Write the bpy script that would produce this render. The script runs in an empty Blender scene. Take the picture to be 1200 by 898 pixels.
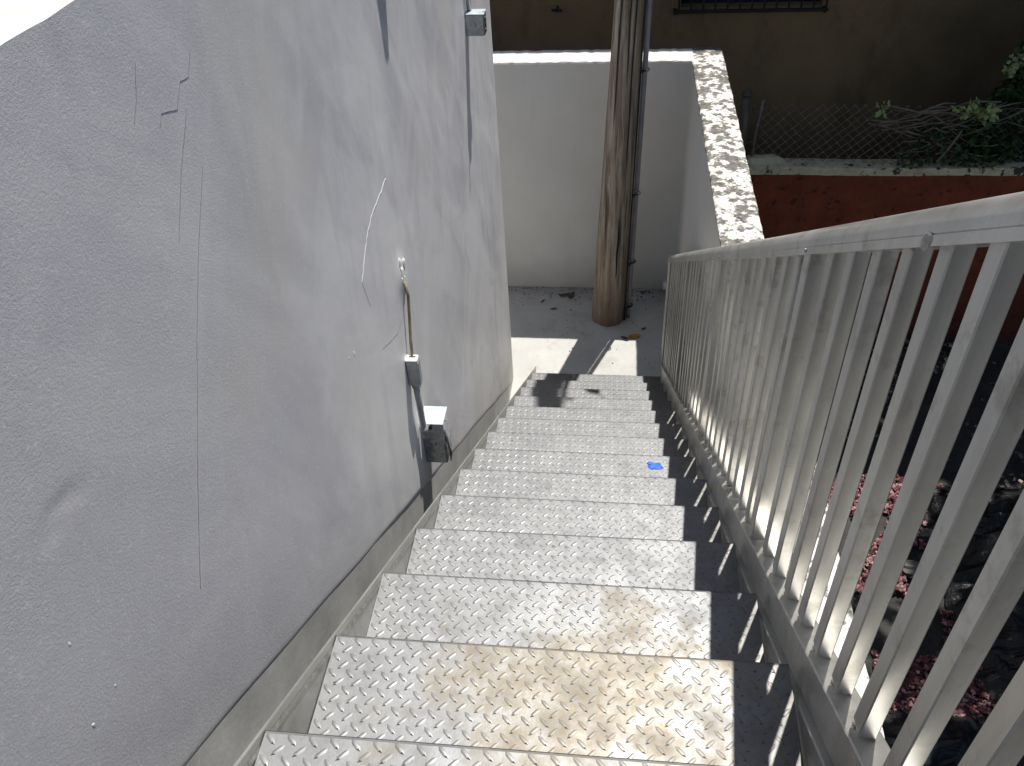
import bpy, math, random
import numpy as np
from mathutils import Vector, Matrix

rng = np.random.default_rng(7)
random.seed(7)
SC = bpy.context.scene
COL = SC.collection

# ------------------------------------------------------------------ camera
F_PX, YAW, PITCH, ROLL = 1004.98311, -0.147596377, -0.714927951, -0.0660222948
CAM = Vector((0.536416765, -0.633873673, 1.32321562))
RUN, RISE = 0.306802067, 0.201935154
S = RISE / RUN                      # slope of the stair
W = 0.90                            # tread width
NT = 13                             # last tread before the landing
ZL = -14 * RISE                     # landing level
fw = Vector((math.sin(YAW) * math.cos(PITCH), math.cos(YAW) * math.cos(PITCH), math.sin(PITCH)))
r0 = Vector((math.cos(YAW), -math.sin(YAW), 0))
u0 = r0.cross(fw)
rt = math.cos(ROLL) * r0 + math.sin(ROLL) * u0
up = -math.sin(ROLL) * r0 + math.cos(ROLL) * u0
cd = bpy.data.cameras.new('camera')
cam = bpy.data.objects.new('camera', cd)
COL.objects.link(cam)
cd.sensor_width = 36.0
cd.lens = F_PX / 1200 * 36
cd.clip_start = 0.02
cd.clip_end = 500
m = Matrix.Identity(4)
for i in range(3):
    m[i][0], m[i][1], m[i][2], m[i][3] = rt[i], up[i], -fw[i], CAM[i]
cam.matrix_world = m
SC.camera = cam

# ------------------------------------------------------------------ light
SUN = Vector((0.43, 1.0, 2.7)).normalized()
el = math.asin(SUN.z)
az = math.atan2(SUN.x, SUN.y)       # clockwise from +y
w = bpy.data.worlds.new('World')
SC.world = w
w.use_nodes = True
nt = w.node_tree
sky = nt.nodes.new('ShaderNodeTexSky')
sky.sky_type = 'NISHITA'
sky.sun_disc = False
sky.sun_elevation = el
sky.sun_rotation = az
nt.links.new(sky.outputs[0], nt.nodes['Background'].inputs[0])
nt.nodes['Background'].inputs[1].default_value = 0.062
sd = bpy.data.lights.new('sun', 'SUN')
sd.energy = 4.6
sd.angle = math.radians(0.5)
sd.color = (1.0, 0.955, 0.89)
so = bpy.data.objects.new('sun', sd)
COL.objects.link(so)
so.rotation_euler = SUN.to_track_quat('Z', 'Y').to_euler()
so.location = (2, 6, 12)
SC.view_settings.view_transform = 'Standard'
SC.view_settings.look = 'None'
SC.view_settings.gamma = 1
SC.view_settings.exposure = 0.40

# ------------------------------------------------------------------ helpers
def tag(o, label=None, cat=None, group=None, kind=None):
    if label: o['label'] = label
    if cat: o['category'] = cat
    if group: o['group'] = group
    if kind: o['kind'] = kind
    return o

def empty(name, loc=(0, 0, 0), label=None, cat=None, group=None):
    o = bpy.data.objects.new(name, None)
    o.empty_display_size = 0.1
    COL.objects.link(o)
    o.location = loc
    return tag(o, label, cat, group)

def link(name, me, mat=None, parent=None, loc=None):
    if mat and not me.materials: me.materials.append(mat)
    o = bpy.data.objects.new(name, me)
    COL.objects.link(o)
    if parent is not None:
        o.parent = parent
        if loc is None:             # geometry was written in world space
            o.matrix_parent_inverse = Matrix.Translation(-parent_world(parent))
    if loc is not None: o.location = loc
    return o

def parent_world(p):
    v = Vector(p.location)
    while p.parent is not None:
        if p.matrix_parent_inverse != Matrix.Identity(4): v = v + p.matrix_parent_inverse.translation
        p = p.parent
        v = v + Vector(p.location)
    return v

class MB:
    def __init__(s): s.v, s.f = [], []
    def add(s, vs, fs):
        n = len(s.v)
        s.v += [tuple(map(float, a)) for a in vs]
        s.f += [tuple(n + i for i in q) for q in fs]
        return s
    def box(s, x0, x1, y0, y1, z0, z1, b=0.0):
        """box with chamfered edges of size b"""
        if b <= 0:
            v = [(x, y, z) for x in (x0, x1) for y in (y0, y1) for z in (z0, z1)]
            return s.add(v, [(0, 1, 3, 2), (4, 6, 7, 5), (0, 4, 5, 1), (2, 3, 7, 6), (0, 2, 6, 4), (1, 5, 7, 3)])
        import itertools
        V, idx = [], {}
        lo, hi = (x0, y0, z0), (x1, y1, z1)
        for sx, sy, sz in itertools.product((0, 1), repeat=3):
            sg = (sx, sy, sz)
            for a in range(3):
                P = [lo[k] if sg[k] == 0 else hi[k] for k in range(3)]
                for k in range(3):
                    if k != a: P[k] += b if sg[k] == 0 else -b
                idx[(sg, a)] = len(V); V.append(P)
        F = []
        for a in range(3):
            o1, o2 = (a + 1) % 3, (a + 2) % 3
            for sa in (0, 1):
                q = []
                for (p1, p2) in ((0, 0), (1, 0), (1, 1), (0, 1)):
                    sg = [0, 0, 0]; sg[a] = sa; sg[o1] = p1; sg[o2] = p2
                    q.append(idx[(tuple(sg), a)])
                F.append(q if sa else q[::-1])
        for a in range(3):          # edges along axis a
            o1, o2 = (a + 1) % 3, (a + 2) % 3
            for p1 in (0, 1):
                for p2 in (0, 1):
                    s0 = [0, 0, 0]; s0[o1] = p1; s0[o2] = p2
                    s1 = list(s0); s1[a] = 1
                    s0, s1 = tuple(s0), tuple(s1)
                    q = [idx[(s0, o1)], idx[(s1, o1)], idx[(s1, o2)], idx[(s0, o2)]]
                    F.append(q if (p1 == p2) else q[::-1])
        for sg in itertools.product((0, 1), repeat=3):
            q = [idx[(sg, 0)], idx[(sg, 1)], idx[(sg, 2)]]
            F.append(q if sum(sg) % 2 == 1 else q[::-1])
        return s.add(V, F)
    def sweep(s, prof, path, cap=True):
        """prof: list of (a,b); path: list of frames (origin, A, B)"""
        n = len(prof); V = []
        for o, A, B in path:
            o, A, B = Vector(o), Vector(A), Vector(B)
            for a, b in prof: V.append(o + A * a + B * b)
        F = []
        for k in range(len(path) - 1):
            for i in range(n):
                j = (i + 1) % n
                F.append((k * n + i, k * n + j, (k + 1) * n + j, (k + 1) * n + i))
        if cap:
            F.append(tuple(range(n))[::-1]); F.append(tuple((len(path) - 1) * n + i for i in range(n)))
        return s.add(V, F)
    def tube(s, pts, rad, n=8, cap=True):
        pts = [Vector(p) for p in pts]
        rads = rad if isinstance(rad, (list, tuple)) else [rad] * len(pts)
        T0 = (pts[1] - pts[0]).normalized()
        A = T0.orthogonal().normalized()
        V = []
        for k, p in enumerate(pts):
            T = (pts[min(k + 1, len(pts) - 1)] - pts[max(k - 1, 0)]).normalized()
            A = (A - T * A.dot(T)).normalized(); B = T.cross(A)
            for i in range(n):
                t = 2 * math.pi * i / n
                V.append(p + (A * math.cos(t) + B * math.sin(t)) * rads[k])
        F = []
        for k in range(len(pts) - 1):
            for i in range(n):
                j = (i + 1) % n
                F.append((k * n + i, k * n + j, (k + 1) * n + j, (k + 1) * n + i))
        if cap:
            F.append(tuple(range(n))[::-1]); F.append(tuple((len(pts) - 1) * n + i for i in range(n)))
        return s.add(V, F)
    def blob(s, c, r, n=8, m_=6, jit=0.15, R=None):
        c = Vector(c); r = Vector(r) if hasattr(r, '__len__') else Vector((r, r, r))
        V = [Vector((0, 0, -1))]; F = []
        for k in range(1, m_):
            ph = -math.pi / 2 + math.pi * k / m_
            for i in range(n):
                t = 2 * math.pi * i / n
                V.append(Vector((math.cos(ph) * math.cos(t), math.cos(ph) * math.sin(t), math.sin(ph))))
        V.append(Vector((0, 0, 1)))
        for i in range(n):
            j = (i + 1) % n
            F.append((0, 1 + j, 1 + i))
            for k in range(m_ - 2):
                a = 1 + k * n
                F.append((a + i, a + j, a + n + j, a + n + i))
            F.append((len(V) - 1, 1 + (m_ - 2) * n + i, 1 + (m_ - 2) * n + j))
        out = []
        for v in V:
            q = Vector((v.x * r.x, v.y * r.y, v.z * r.z)) * (1 + random.uniform(-jit, jit))
            if R: q = R @ q
            out.append(c + q)
        return s.add(out, F)
    def mesh(s, name, smooth=False):
        me = bpy.data.meshes.new(name)
        me.from_pydata(s.v, [], s.f)
        me.validate(); me.update()
        if smooth:
            me.polygons.foreach_set('use_smooth', [True] * len(me.polygons))
        return me
    def build(s, name, mat=None, parent=None, smooth=False, loc=None):
        return link(name, s.mesh(name, smooth), mat, parent, loc)

def np_mesh(name, V, Q, smooth=False):
    V = np.asarray(V, np.float32); Q = np.asarray(Q, np.int32)
    me = bpy.data.meshes.new(name)
    k = Q.shape[1]
    me.vertices.add(len(V)); me.vertices.foreach_set('co', V.ravel())
    me.loops.add(Q.size); me.loops.foreach_set('vertex_index', Q.ravel())
    me.polygons.add(len(Q)); me.polygons.foreach_set('loop_start', np.arange(0, Q.size, k, dtype=np.int32))
    me.polygons.foreach_set('use_smooth', np.full(len(Q), smooth))
    me.update(calc_edges=True); me.validate()
    return me

def grid_faces(nu, nv, flip=False):
    i, j = np.meshgrid(np.arange(nu - 1), np.arange(nv - 1), indexing='ij')
    a = (i * nv + j).ravel()
    q = np.stack([a, a + nv, a + nv + 1, a + 1], 1)
    return q[:, ::-1] if flip else q

def vnoise(P, scale, seed=0, octaves=3):
    """cheap value noise on an (n,2) array"""
    P = np.asarray(P, float) * scale
    out = np.zeros(len(P)); amp = 1.0; tot = 0
    for o in range(octaves):
        q = P * 2 ** o + seed * 17.3 + o * 5.1
        i = np.floor(q).astype(int); f = q - i; f = f * f * (3 - 2 * f)
        def hsh(a, b):
            t = np.sin(a * 127.1 + b * 311.7 + seed * 3.7) * 43758.5453
            return t - np.floor(t)
        a = hsh(i[:, 0], i[:, 1]); b = hsh(i[:, 0] + 1, i[:, 1]); c = hsh(i[:, 0], i[:, 1] + 1); d = hsh(i[:, 0] + 1, i[:, 1] + 1)
        out += amp * ((a * (1 - f[:, 0]) + b * f[:, 0]) * (1 - f[:, 1]) + (c * (1 - f[:, 0]) + d * f[:, 0]) * f[:, 1])
        tot += amp; amp *= 0.5
    return out / tot - 0.5

# ------------------------------------------------------------------ materials
class NM:
    def __init__(s, name):
        s.m = bpy.data.materials.new(name); s.m.use_nodes = True
        s.t = s.m.node_tree; s.b = s.t.nodes['Principled BSDF']
        s.pos = s.t.nodes.new('ShaderNodeNewGeometry').outputs['Position']
    def n(s, typ, **kw):
        x = s.t.nodes.new(typ)
        for k, v in kw.items():
            if hasattr(x, k): setattr(x, k, v)
            else: x.inputs[k].default_value = v
        return x
    def lk(s, a, b): s.t.links.new(a, b)
    def streak(s, ang, along, across, seed=0.0):
        """coordinates on the wall plane (y, z): low frequency along the direction ang, high across it"""
        x = s.n('ShaderNodeMapping'); x.vector_type = 'TEXTURE'
        x.inputs['Rotation'].default_value = (ang, 0, 0); x.inputs['Location'].default_value = (seed, seed * 1.3, 0)
        x.inputs['Scale'].default_value = (1, 1 / along, 1 / across)
        s.lk(s.pos, x.inputs['Vector']); return x.outputs[0]
    def map(s, scale=(1, 1, 1), loc=(0, 0, 0), rot=(0, 0, 0), src=None):
        x = s.n('ShaderNodeMapping')
        x.inputs['Scale'].default_value = scale; x.inputs['Location'].default_value = loc; x.inputs['Rotation'].default_value = rot
        s.lk(src or s.pos, x.inputs['Vector']); return x.outputs[0]
    def noise(s, scale, detail=4, rough=0.55, vec=None, dist=0.0):
        x = s.n('ShaderNodeTexNoise'); x.inputs['Scale'].default_value = scale
        x.inputs['Detail'].default_value = detail; x.inputs['Roughness'].default_value = rough; x.inputs['Distortion'].default_value = dist
        s.lk(vec or s.pos, x.inputs['Vector']); return x.outputs['Fac']
    def ramp(s, fac, stops, interp='LINEAR'):
        x = s.n('ShaderNodeValToRGB'); cr = x.color_ramp; cr.interpolation = interp
        while len(cr.elements) < len(stops): cr.elements.new(0.5)
        for e, (p, c) in zip(cr.elements, stops):
            e.position = p; e.color = (c, c, c, 1) if not hasattr(c, '__len__') else (*c, 1)
        s.lk(fac, x.inputs[0]); return x.outputs[0]
    def mix(s, fac, a, b, blend='MIX'):
        x = s.n('ShaderNodeMix', data_type='RGBA', blend_type=blend)
        for sock, v in ((x.inputs[0], fac), (x.inputs[6], a), (x.inputs[7], b)):
            if isinstance(v, (int, float)): sock.default_value = v
            elif hasattr(v, '__len__'): sock.default_value = (*v, 1)
            else: s.lk(v, sock)
        return x.outputs[2]
    def math(s, op, a, b=0.0):
        x = s.n('ShaderNodeMath', operation=op)
        for k, v in enumerate((a, b)):
            if isinstance(v, (int, float)): x.inputs[k].default_value = v
            else: s.lk(v, x.inputs[k])
        return x.outputs[0]
    def sep(s):
        x = s.n('ShaderNodeSeparateXYZ'); s.lk(s.pos, x.inputs[0]); return x.outputs
    def bump(s, h, strength=0.5, dist=0.01, prev=None):
        x = s.n('ShaderNodeBump'); x.inputs['Strength'].default_value = strength; x.inputs['Distance'].default_value = dist
        s.lk(h, x.inputs['Height'])
        if prev: s.lk(prev, x.inputs['Normal'])
        return x.outputs[0]
    def out(s, color=None, rough=None, normal=None, metal=None, spec=None):
        for k, v in (('Base Color', color), ('Roughness', rough), ('Metallic', metal), ('Specular IOR Level', spec)):
            if v is None: continue
            if isinstance(v, (int, float)): s.b.inputs[k].default_value = v
            elif hasattr(v, '__len__'): s.b.inputs[k].default_value = (*v, 1)
            else: s.lk(v, s.b.inputs[k])
        if normal: s.lk(normal, s.b.inputs['Normal'])
        return s.m

def mat_plain(name, col, rough=0.6, metal=0.0, var=0.25, scale=20, bump=0.0, bscale=60):
    M = NM(name)
    n = M.noise(scale, 5)
    c = M.ramp(n, [(0.3, [x * (1 - var) for x in col]), (0.7, [min(1, x * (1 + var)) for x in col])])
    r = M.ramp(M.noise(scale * 1.7, 3), [(0.3, max(0.02, rough - 0.1)), (0.7, min(1, rough + 0.1))])
    nrm = M.bump(M.noise(bscale, 5), bump, 0.004) if bump else None
    return M.out(c, r, nrm, metal)

def mat_wall_paint():
    M = NM('grey_wall_paint')
    x, y, z = M.sep()
    big = M.noise(0.9, 4, 0.55, M.map((1, 1.3, 0.7), rot=(0.75, 0, 0)), 0.3)
    mid = M.noise(1.0, 5, 0.62, M.streak(-0.75, 1.1, 4.2), 0.5)
    smear = M.noise(1.0, 5, 0.6, M.streak(-0.95, 0.9, 3.4, 3.1), 0.5)
    upst = M.noise(1.0, 4, 0.55, M.streak(0.85, 1.2, 4.5, 7.7), 0.4)
    vert = M.noise(1.0, 5, 0.6, M.streak(1.45, 0.9, 6.5, 1.7), 0.3)
    c = M.ramp(big, [(0.30, (0.62, 0.62, 0.675)), (0.5, (0.72, 0.72, 0.76)), (0.70, (0.81, 0.81, 0.83))])
    c = M.mix(M.ramp(mid, [(0.46, 0.0), (0.62, 0.75)]), c, (0.88, 0.88, 0.895))
    c = M.mix(M.ramp(smear, [(0.50, 0.0), (0.64, 0.6)]), c, (0.52, 0.52, 0.565))
    c = M.mix(M.ramp(upst, [(0.52, 0.0), (0.64, 0.5)]), c, (0.86, 0.86, 0.88))
    c = M.mix(M.ramp(vert, [(0.54, 0.0), (0.68, 0.4)]), c, (0.55, 0.55, 0.585))
    warm = M.noise(1.7, 4)
    c = M.mix(M.ramp(warm, [(0.50, 0.0), (0.66, 0.5)]), c, (0.70, 0.685, 0.645))
    # shade painted into the wall colour, darkest at the near end, fading further down
    near_shade = M.n('ShaderNodeMapRange'); M.lk(M.math('ADD', y, M.math('MULTIPLY', M.math('SUBTRACT', M.noise(1.5, 4), 0.5), 1.4)), near_shade.inputs[0])
    near_shade.inputs[1].default_value = -0.1; near_shade.inputs[2].default_value = 1.25; near_shade.inputs[3].default_value = 0.62; near_shade.inputs[4].default_value = 0.0
    c = M.mix(near_shade.outputs[0], c, (0.50, 0.50, 0.535))
    grain = M.noise(95, 3, 0.7)
    c = M.mix(M.ramp(grain, [(0.58, 0.0), (0.70, 0.5)]), c, (0.84, 0.84, 0.85))
    # cement shows through near the foot of the far end
    low = M.n('ShaderNodeMapRange'); M.lk(M.math('ADD', z, M.math('MULTIPLY', M.noise(5, 4), 0.7)), low.inputs[0])
    low.inputs[1].default_value = -1.7; low.inputs[2].default_value = -2.35; low.inputs[3].default_value = 0; low.inputs[4].default_value = 0.75
    c = M.mix(low.outputs[0], c, (0.46, 0.44, 0.39))
    b1 = M.bump(M.noise(2.6, 3, 0.5, M.map((1, 1.5, 0.6), rot=(0.75, 0, 0)), 0.5), 0.10, 0.012)
    b2 = M.bump(M.noise(24, 4, 0.6, M.map((1, 1.3, 0.7), rot=(0.6, 0, 0)), 0.3), 0.07, 0.0035, b1)
    gm = M.n('ShaderNodeMapRange'); M.lk(M.math('ADD', y, M.math('MULTIPLY', M.math('SUBTRACT', M.noise(1.3, 3), 0.5), 0.9)), gm.inputs[0])
    gm.inputs[1].default_value = 0.15; gm.inputs[2].default_value = 1.3; gm.inputs[3].default_value = 1.0; gm.inputs[4].default_value = 0.12
    grit = M.math('MULTIPLY', M.noise(230, 4, 0.8), gm.outputs[0])
    b3 = M.bump(grit, 0.5, 0.0026, b2)
    return M.out(c, 0.5, b3, spec=0.45)

def mat_cement(name='raw_cement', base=(0.24, 0.245, 0.235), sc=6, bs=0.3):
    M = NM(name)
    n = M.noise(sc, 6, 0.6)
    c = M.ramp(n, [(0.3, [x * 0.75 for x in base]), (0.7, [x * 1.25 for x in base])])
    sp = M.noise(sc * 12, 3)
    c = M.mix(M.ramp(sp, [(0.66, 0), (0.72, 0.4)]), c, [min(1, x * 1.5) for x in base])
    b = M.bump(M.noise(sc * 14, 5), bs, 0.006)
    return M.out(c, 0.85, b)

def mat_white_wall():
    M = NM('white_wall_paint')
    n = M.noise(1.6, 5, 0.6, M.map((1, 1, 0.6)))
    c = M.ramp(n, [(0.3, (0.55, 0.545, 0.52)), (0.7, (0.65, 0.645, 0.62))])
    d = M.noise(9, 5, 0.6, M.map((1, 1, 0.15)))
    c = M.mix(M.ramp(d, [(0.58, 0), (0.8, 0.25)]), c, (0.42, 0.41, 0.37))
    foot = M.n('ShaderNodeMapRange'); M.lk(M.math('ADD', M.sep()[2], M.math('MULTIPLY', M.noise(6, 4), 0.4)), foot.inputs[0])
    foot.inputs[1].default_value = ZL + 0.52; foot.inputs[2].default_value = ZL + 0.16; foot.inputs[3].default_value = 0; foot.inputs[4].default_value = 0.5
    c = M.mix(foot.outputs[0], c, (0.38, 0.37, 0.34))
    b = M.bump(M.noise(40, 4), 0.2, 0.005)
    return M.out(c, 0.7, b)

def mat_mildew():
    M = NM('mildewed_white_cap')
    a = M.noise(21, 6, 0.64, None, 0.0)
    bb = M.noise(5.5, 4, 0.6)
    y = M.sep()[1]
    far = M.n('ShaderNodeMapRange'); M.lk(y, far.inputs[0])
    far.inputs[1].default_value = 0.6; far.inputs[2].default_value = 5.4; far.inputs[3].default_value = -0.05; far.inputs[4].default_value = 0.065
    s_ = M.math('ADD', M.math('ADD', a, M.math('MULTIPLY', M.math('SUBTRACT', bb, 0.5), 0.45)), far.outputs[0])
    msk = M.ramp(s_, [(0.50, 0.0), (0.535, 0.75), (0.60, 0.95)])
    base = M.ramp(M.noise(30, 4), [(0.3, (0.55, 0.53, 0.48)), (0.7, (0.78, 0.77, 0.73))])
    dk = M.ramp(M.noise(60, 4), [(0.3, (0.035, 0.033, 0.03)), (0.7, (0.16, 0.15, 0.135))])
    c = M.mix(msk, base, dk)
    b = M.bump(M.noise(70, 5), 0.35, 0.006)
    return M.out(c, 0.85, b)

def mat_tread():
    M = NM('galvanised_tread_plate')
    n1 = M.noise(9, 5, 0.65)
    n2 = M.noise(45, 4, 0.6)
    base = M.ramp(n1, [(0.3, (0.14, 0.145, 0.15)), (0.7, (0.20, 0.205, 0.21))])
    base = M.mix(M.ramp(n2, [(0.4, 0.0), (0.75, 0.4)]), base, (0.26, 0.265, 0.27))
    scr = M.noise(60, 4, 0.7, M.map((1, 0.12, 1), rot=(0, 0, 0.5)))
    base = M.mix(M.ramp(scr, [(0.56, 0.0), (0.70, 0.5)]), base, (0.15, 0.15, 0.155))
    # dried mud and rust-brown stain trodden onto the upper treads
    x, y, z = M.sep()
    dx = M.math('MULTIPLY', M.math('SUBTRACT', x, 0.56), 2.3)
    dy = M.math('MULTIPLY', M.math('SUBTRACT', y, 0.22), 2.4)
    dist = M.math('SQRT', M.math('ADD', M.math('MULTIPLY', dx, dx), M.math('MULTIPLY', dy, dy)))
    st = M.math('SUBTRACT', M.math('ADD', M.noise(8, 7, 0.7), 0.40), M.math('MULTIPLY', dist, 0.40))
    st2 = M.math('MULTIPLY', M.ramp(st, [(0.54, 0.0), (0.78, 0.75)]), M.ramp(M.noise(60, 4), [(0.32, 0.35), (0.6, 1.0)]))
    c = M.mix(st2, base, (0.215, 0.18, 0.12))
    rust = M.noise(13, 7, 0.75)
    c = M.mix(M.math('MULTIPLY', M.ramp(rust, [(0.60, 0.0), (0.68, 0.7)]), st2), c, (0.22, 0.12, 0.05))
    grime = M.noise(22, 7, 0.75)
    c = M.mix(M.ramp(grime, [(0.58, 0), (0.72, 0.55)]), c, (0.12, 0.115, 0.105))
    spots = M.noise(48, 2, 0.4)
    c = M.mix(M.ramp(spots, [(0.74, 0), (0.77, 0.8)]), c, (0.05, 0.048, 0.045))
    # darker brown towards the right-hand end of the treads
    sd_ = M.n('ShaderNodeMapRange'); M.lk(M.math('ADD', x, M.math('MULTIPLY', M.noise(12, 5), 0.14)), sd_.inputs[0])
    sd_.inputs[1].default_value = 0.86; sd_.inputs[2].default_value = 0.98; sd_.inputs[3].default_value = 0.0; sd_.inputs[4].default_value = 0.55
    c = M.mix(sd_.outputs[0], c, (0.11, 0.10, 0.085))
    metal = M.math('SUBTRACT', 0.7, M.math('MULTIPLY', st2, 0.6))
    rough = M.ramp(M.noise(16, 4), [(0.3, 0.42), (0.7, 0.60)])
    b = M.bump(M.noise(220, 3), 0.12, 0.0012)
    return M.out(c, rough, b, metal)

def mat_alu(name='mill_aluminium', base=0.62, rough=0.42, sc=1.0):
    M = NM(name)
    n = M.noise(7 * sc, 4, 0.6, M.map((1, 1, 0.35)))
    c = M.ramp(n, [(0.3, (base * 0.84, base * 0.83, base * 0.785)), (0.7, (base * 1.12, base * 1.11, base * 1.06))])
    fine = M.noise(120, 3, 0.6, M.map((1, 1, 0.08)))
    c = M.mix(M.ramp(fine, [(0.45, 0), (0.8, 0.35)]), c, (base * 0.72, base * 0.7, base * 0.64))
    dirt = M.noise(11, 6, 0.7)
    c = M.mix(M.ramp(dirt, [(0.54, 0), (0.70, 0.6)]), c, (0.27, 0.25, 0.205))
    foot = M.noise(26, 5, 0.7)
    c = M.mix(M.ramp(foot, [(0.60, 0), (0.72, 0.45)]), c, (base * 1.25, base * 1.24, base * 1.2))
    r = M.ramp(M.noise(5, 4), [(0.3, rough - 0.07), (0.7, rough + 0.1)])
    b = M.bump(M.noise(90, 3, 0.6, M.map((1, 1, 0.1))), 0.06, 0.001)
    return M.out(c, r, b, 0.78)

def mat_wood():
    M = NM('weathered_pole_wood')
    g = M.noise(30, 6, 0.75, M.map((1, 1, 0.045)), 0.3)
    g2 = M.noise(9, 5, 0.6, M.map((1, 1, 0.10)), 0.6)
    c = M.ramp(g, [(0.30, (0.05, 0.04, 0.03)), (0.42, (0.19, 0.155, 0.118)), (0.53, (0.45, 0.395, 0.32)), (0.72, (0.66, 0.60, 0.52))])
    c = M.mix(M.ramp(g2, [(0.38, 0.0), (0.62, 0.75)]), c, (0.26, 0.18, 0.115), 'MIX')
    foot = M.n('ShaderNodeMapRange'); M.lk(M.math('ADD', M.sep()[2], M.math('MULTIPLY', M.noise(9, 4), 0.5)), foot.inputs[0])
    foot.inputs[1].default_value = ZL + 0.75; foot.inputs[2].default_value = ZL + 0.3; foot.inputs[3].default_value = 0; foot.inputs[4].default_value = 0.55
    c = M.mix(foot.outputs[0], c, (0.13, 0.085, 0.07))
    b = M.bump(g, 0.9, 0.02)
    return M.out(c, 0.85, b)

def mat_landing():
    M = NM('landing_concrete')
    n = M.noise(3, 6, 0.6)
    c = M.ramp(n, [(0.3, (0.40, 0.40, 0.385)), (0.7, (0.50, 0.50, 0.475))])
    sp = M.noise(50, 4)
    c = M.mix(M.ramp(sp, [(0.62, 0), (0.75, 0.4)]), c, (0.28, 0.27, 0.25))
    st = M.noise(4.5, 7, 0.72)
    c = M.mix(M.ramp(st, [(0.52, 0), (0.70, 0.5)]), c, (0.26, 0.25, 0.23))
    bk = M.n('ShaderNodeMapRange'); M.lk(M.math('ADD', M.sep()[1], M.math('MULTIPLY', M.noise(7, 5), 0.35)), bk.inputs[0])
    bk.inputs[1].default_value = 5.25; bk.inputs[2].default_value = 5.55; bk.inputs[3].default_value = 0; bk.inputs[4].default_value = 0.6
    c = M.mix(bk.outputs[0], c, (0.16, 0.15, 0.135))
    return M.out(c, 0.8, M.bump(M.noise(80, 4), 0.25, 0.004))

def mat_brown_wall():
    M = NM('olive_brown_wall_paint')
    n = M.noise(1.3, 6, 0.65)
    c = M.ramp(n, [(0.3, (0.23, 0.15, 0.072)), (0.7, (0.31, 0.21, 0.108))])
    st = M.noise(3, 6, 0.7, M.map((1, 1, 0.4)))
    c = M.mix(M.ramp(st, [(0.5, 0), (0.75, 0.6)]), c, (0.09, 0.066, 0.04))
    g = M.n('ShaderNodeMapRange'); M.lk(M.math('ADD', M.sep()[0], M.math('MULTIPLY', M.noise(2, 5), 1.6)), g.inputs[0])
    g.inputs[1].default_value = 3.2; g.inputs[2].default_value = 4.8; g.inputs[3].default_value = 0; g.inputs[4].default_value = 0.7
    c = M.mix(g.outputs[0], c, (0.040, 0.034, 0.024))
    return M.out(c, 0.85, M.bump(M.noise(25, 5), 0.3, 0.01))

def mat_red_wall():
    M = NM('dull_red_wall_paint')
    n = M.noise(5, 6, 0.65)
    c = M.ramp(n, [(0.3, (0.17, 0.034, 0.014)), (0.7, (0.33, 0.075, 0.028))])
    st = M.noise(9, 6, 0.7)
    c = M.mix(M.ramp(st, [(0.57, 0), (0.64, 0.8)]), c, (0.035, 0.015, 0.012))
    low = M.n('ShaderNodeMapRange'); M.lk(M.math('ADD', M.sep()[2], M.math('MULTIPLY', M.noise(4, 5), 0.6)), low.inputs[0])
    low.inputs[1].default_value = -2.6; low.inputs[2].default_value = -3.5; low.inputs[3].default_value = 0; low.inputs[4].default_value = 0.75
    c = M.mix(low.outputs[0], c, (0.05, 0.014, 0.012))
    return M.out(c, 0.85, M.bump(M.noise(30, 5), 0.4, 0.01))

def mat_coping():
    M = NM('lichened_coping')
    n = M.noise(14, 6, 0.65)
    c = M.ramp(n, [(0.3, (0.56, 0.47, 0.29)), (0.7, (0.86, 0.77, 0.53))])
    dk = M.math('ADD', M.noise(13, 5, 0.65), M.math('MULTIPLY', M.sep()[0], 0.045))
    c = M.mix(M.ramp(dk, [(0.70, 0), (0.74, 0.92)]), c, (0.02, 0.022, 0.016))
    return M.out(c, 0.9, M.bump(M.noise(40, 5), 0.5, 0.01))

def mat_leaf(name, c0, c1):
    M = NM(name)
    n = M.noise(9, 2)
    c = M.ramp(n, [(0.35, c0), (0.65, c1)])
    M.b.inputs['Transmission Weight'].default_value = 0.0
    return M.out(c, 0.45)

def mat_red_gravel():
    M = NM('red_brick_chips')
    vo = M.n('ShaderNodeTexVoronoi'); vo.inputs['Scale'].default_value = 34
    M.lk(M.pos, vo.inputs['Vector'])
    sepc = M.n('ShaderNodeSeparateColor'); M.lk(vo.outputs['Color'], sepc.inputs[0])
    c = M.ramp(sepc.outputs[0], [(0.0, (0.03, 0.015, 0.015)), (0.35, (0.12, 0.032, 0.036)), (0.65, (0.27, 0.085, 0.10)), (0.86, (0.45, 0.26, 0.26)), (1.0, (0.05, 0.045, 0.04))])
    return M.out(c, 0.8)

def mat_soil():
    M = NM('dark_lot_soil')
    n = M.noise(3, 7, 0.7)
    c = M.ramp(n, [(0.35, (0.018, 0.017, 0.016)), (0.6, (0.05, 0.047, 0.044)), (0.75, (0.10, 0.085, 0.07))])
    return M.out(c, 0.9, M.bump(M.noise(20, 6), 0.8, 0.03))

def mat_plastic():
    M = NM('black_plastic_sheet')
    b = M.bump(M.noise(9, 5, 0.6, None, 1.5), 0.7, 0.03)
    return M.out((0.010, 0.011, 0.013), 0.38, b, spec=0.4)

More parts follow.
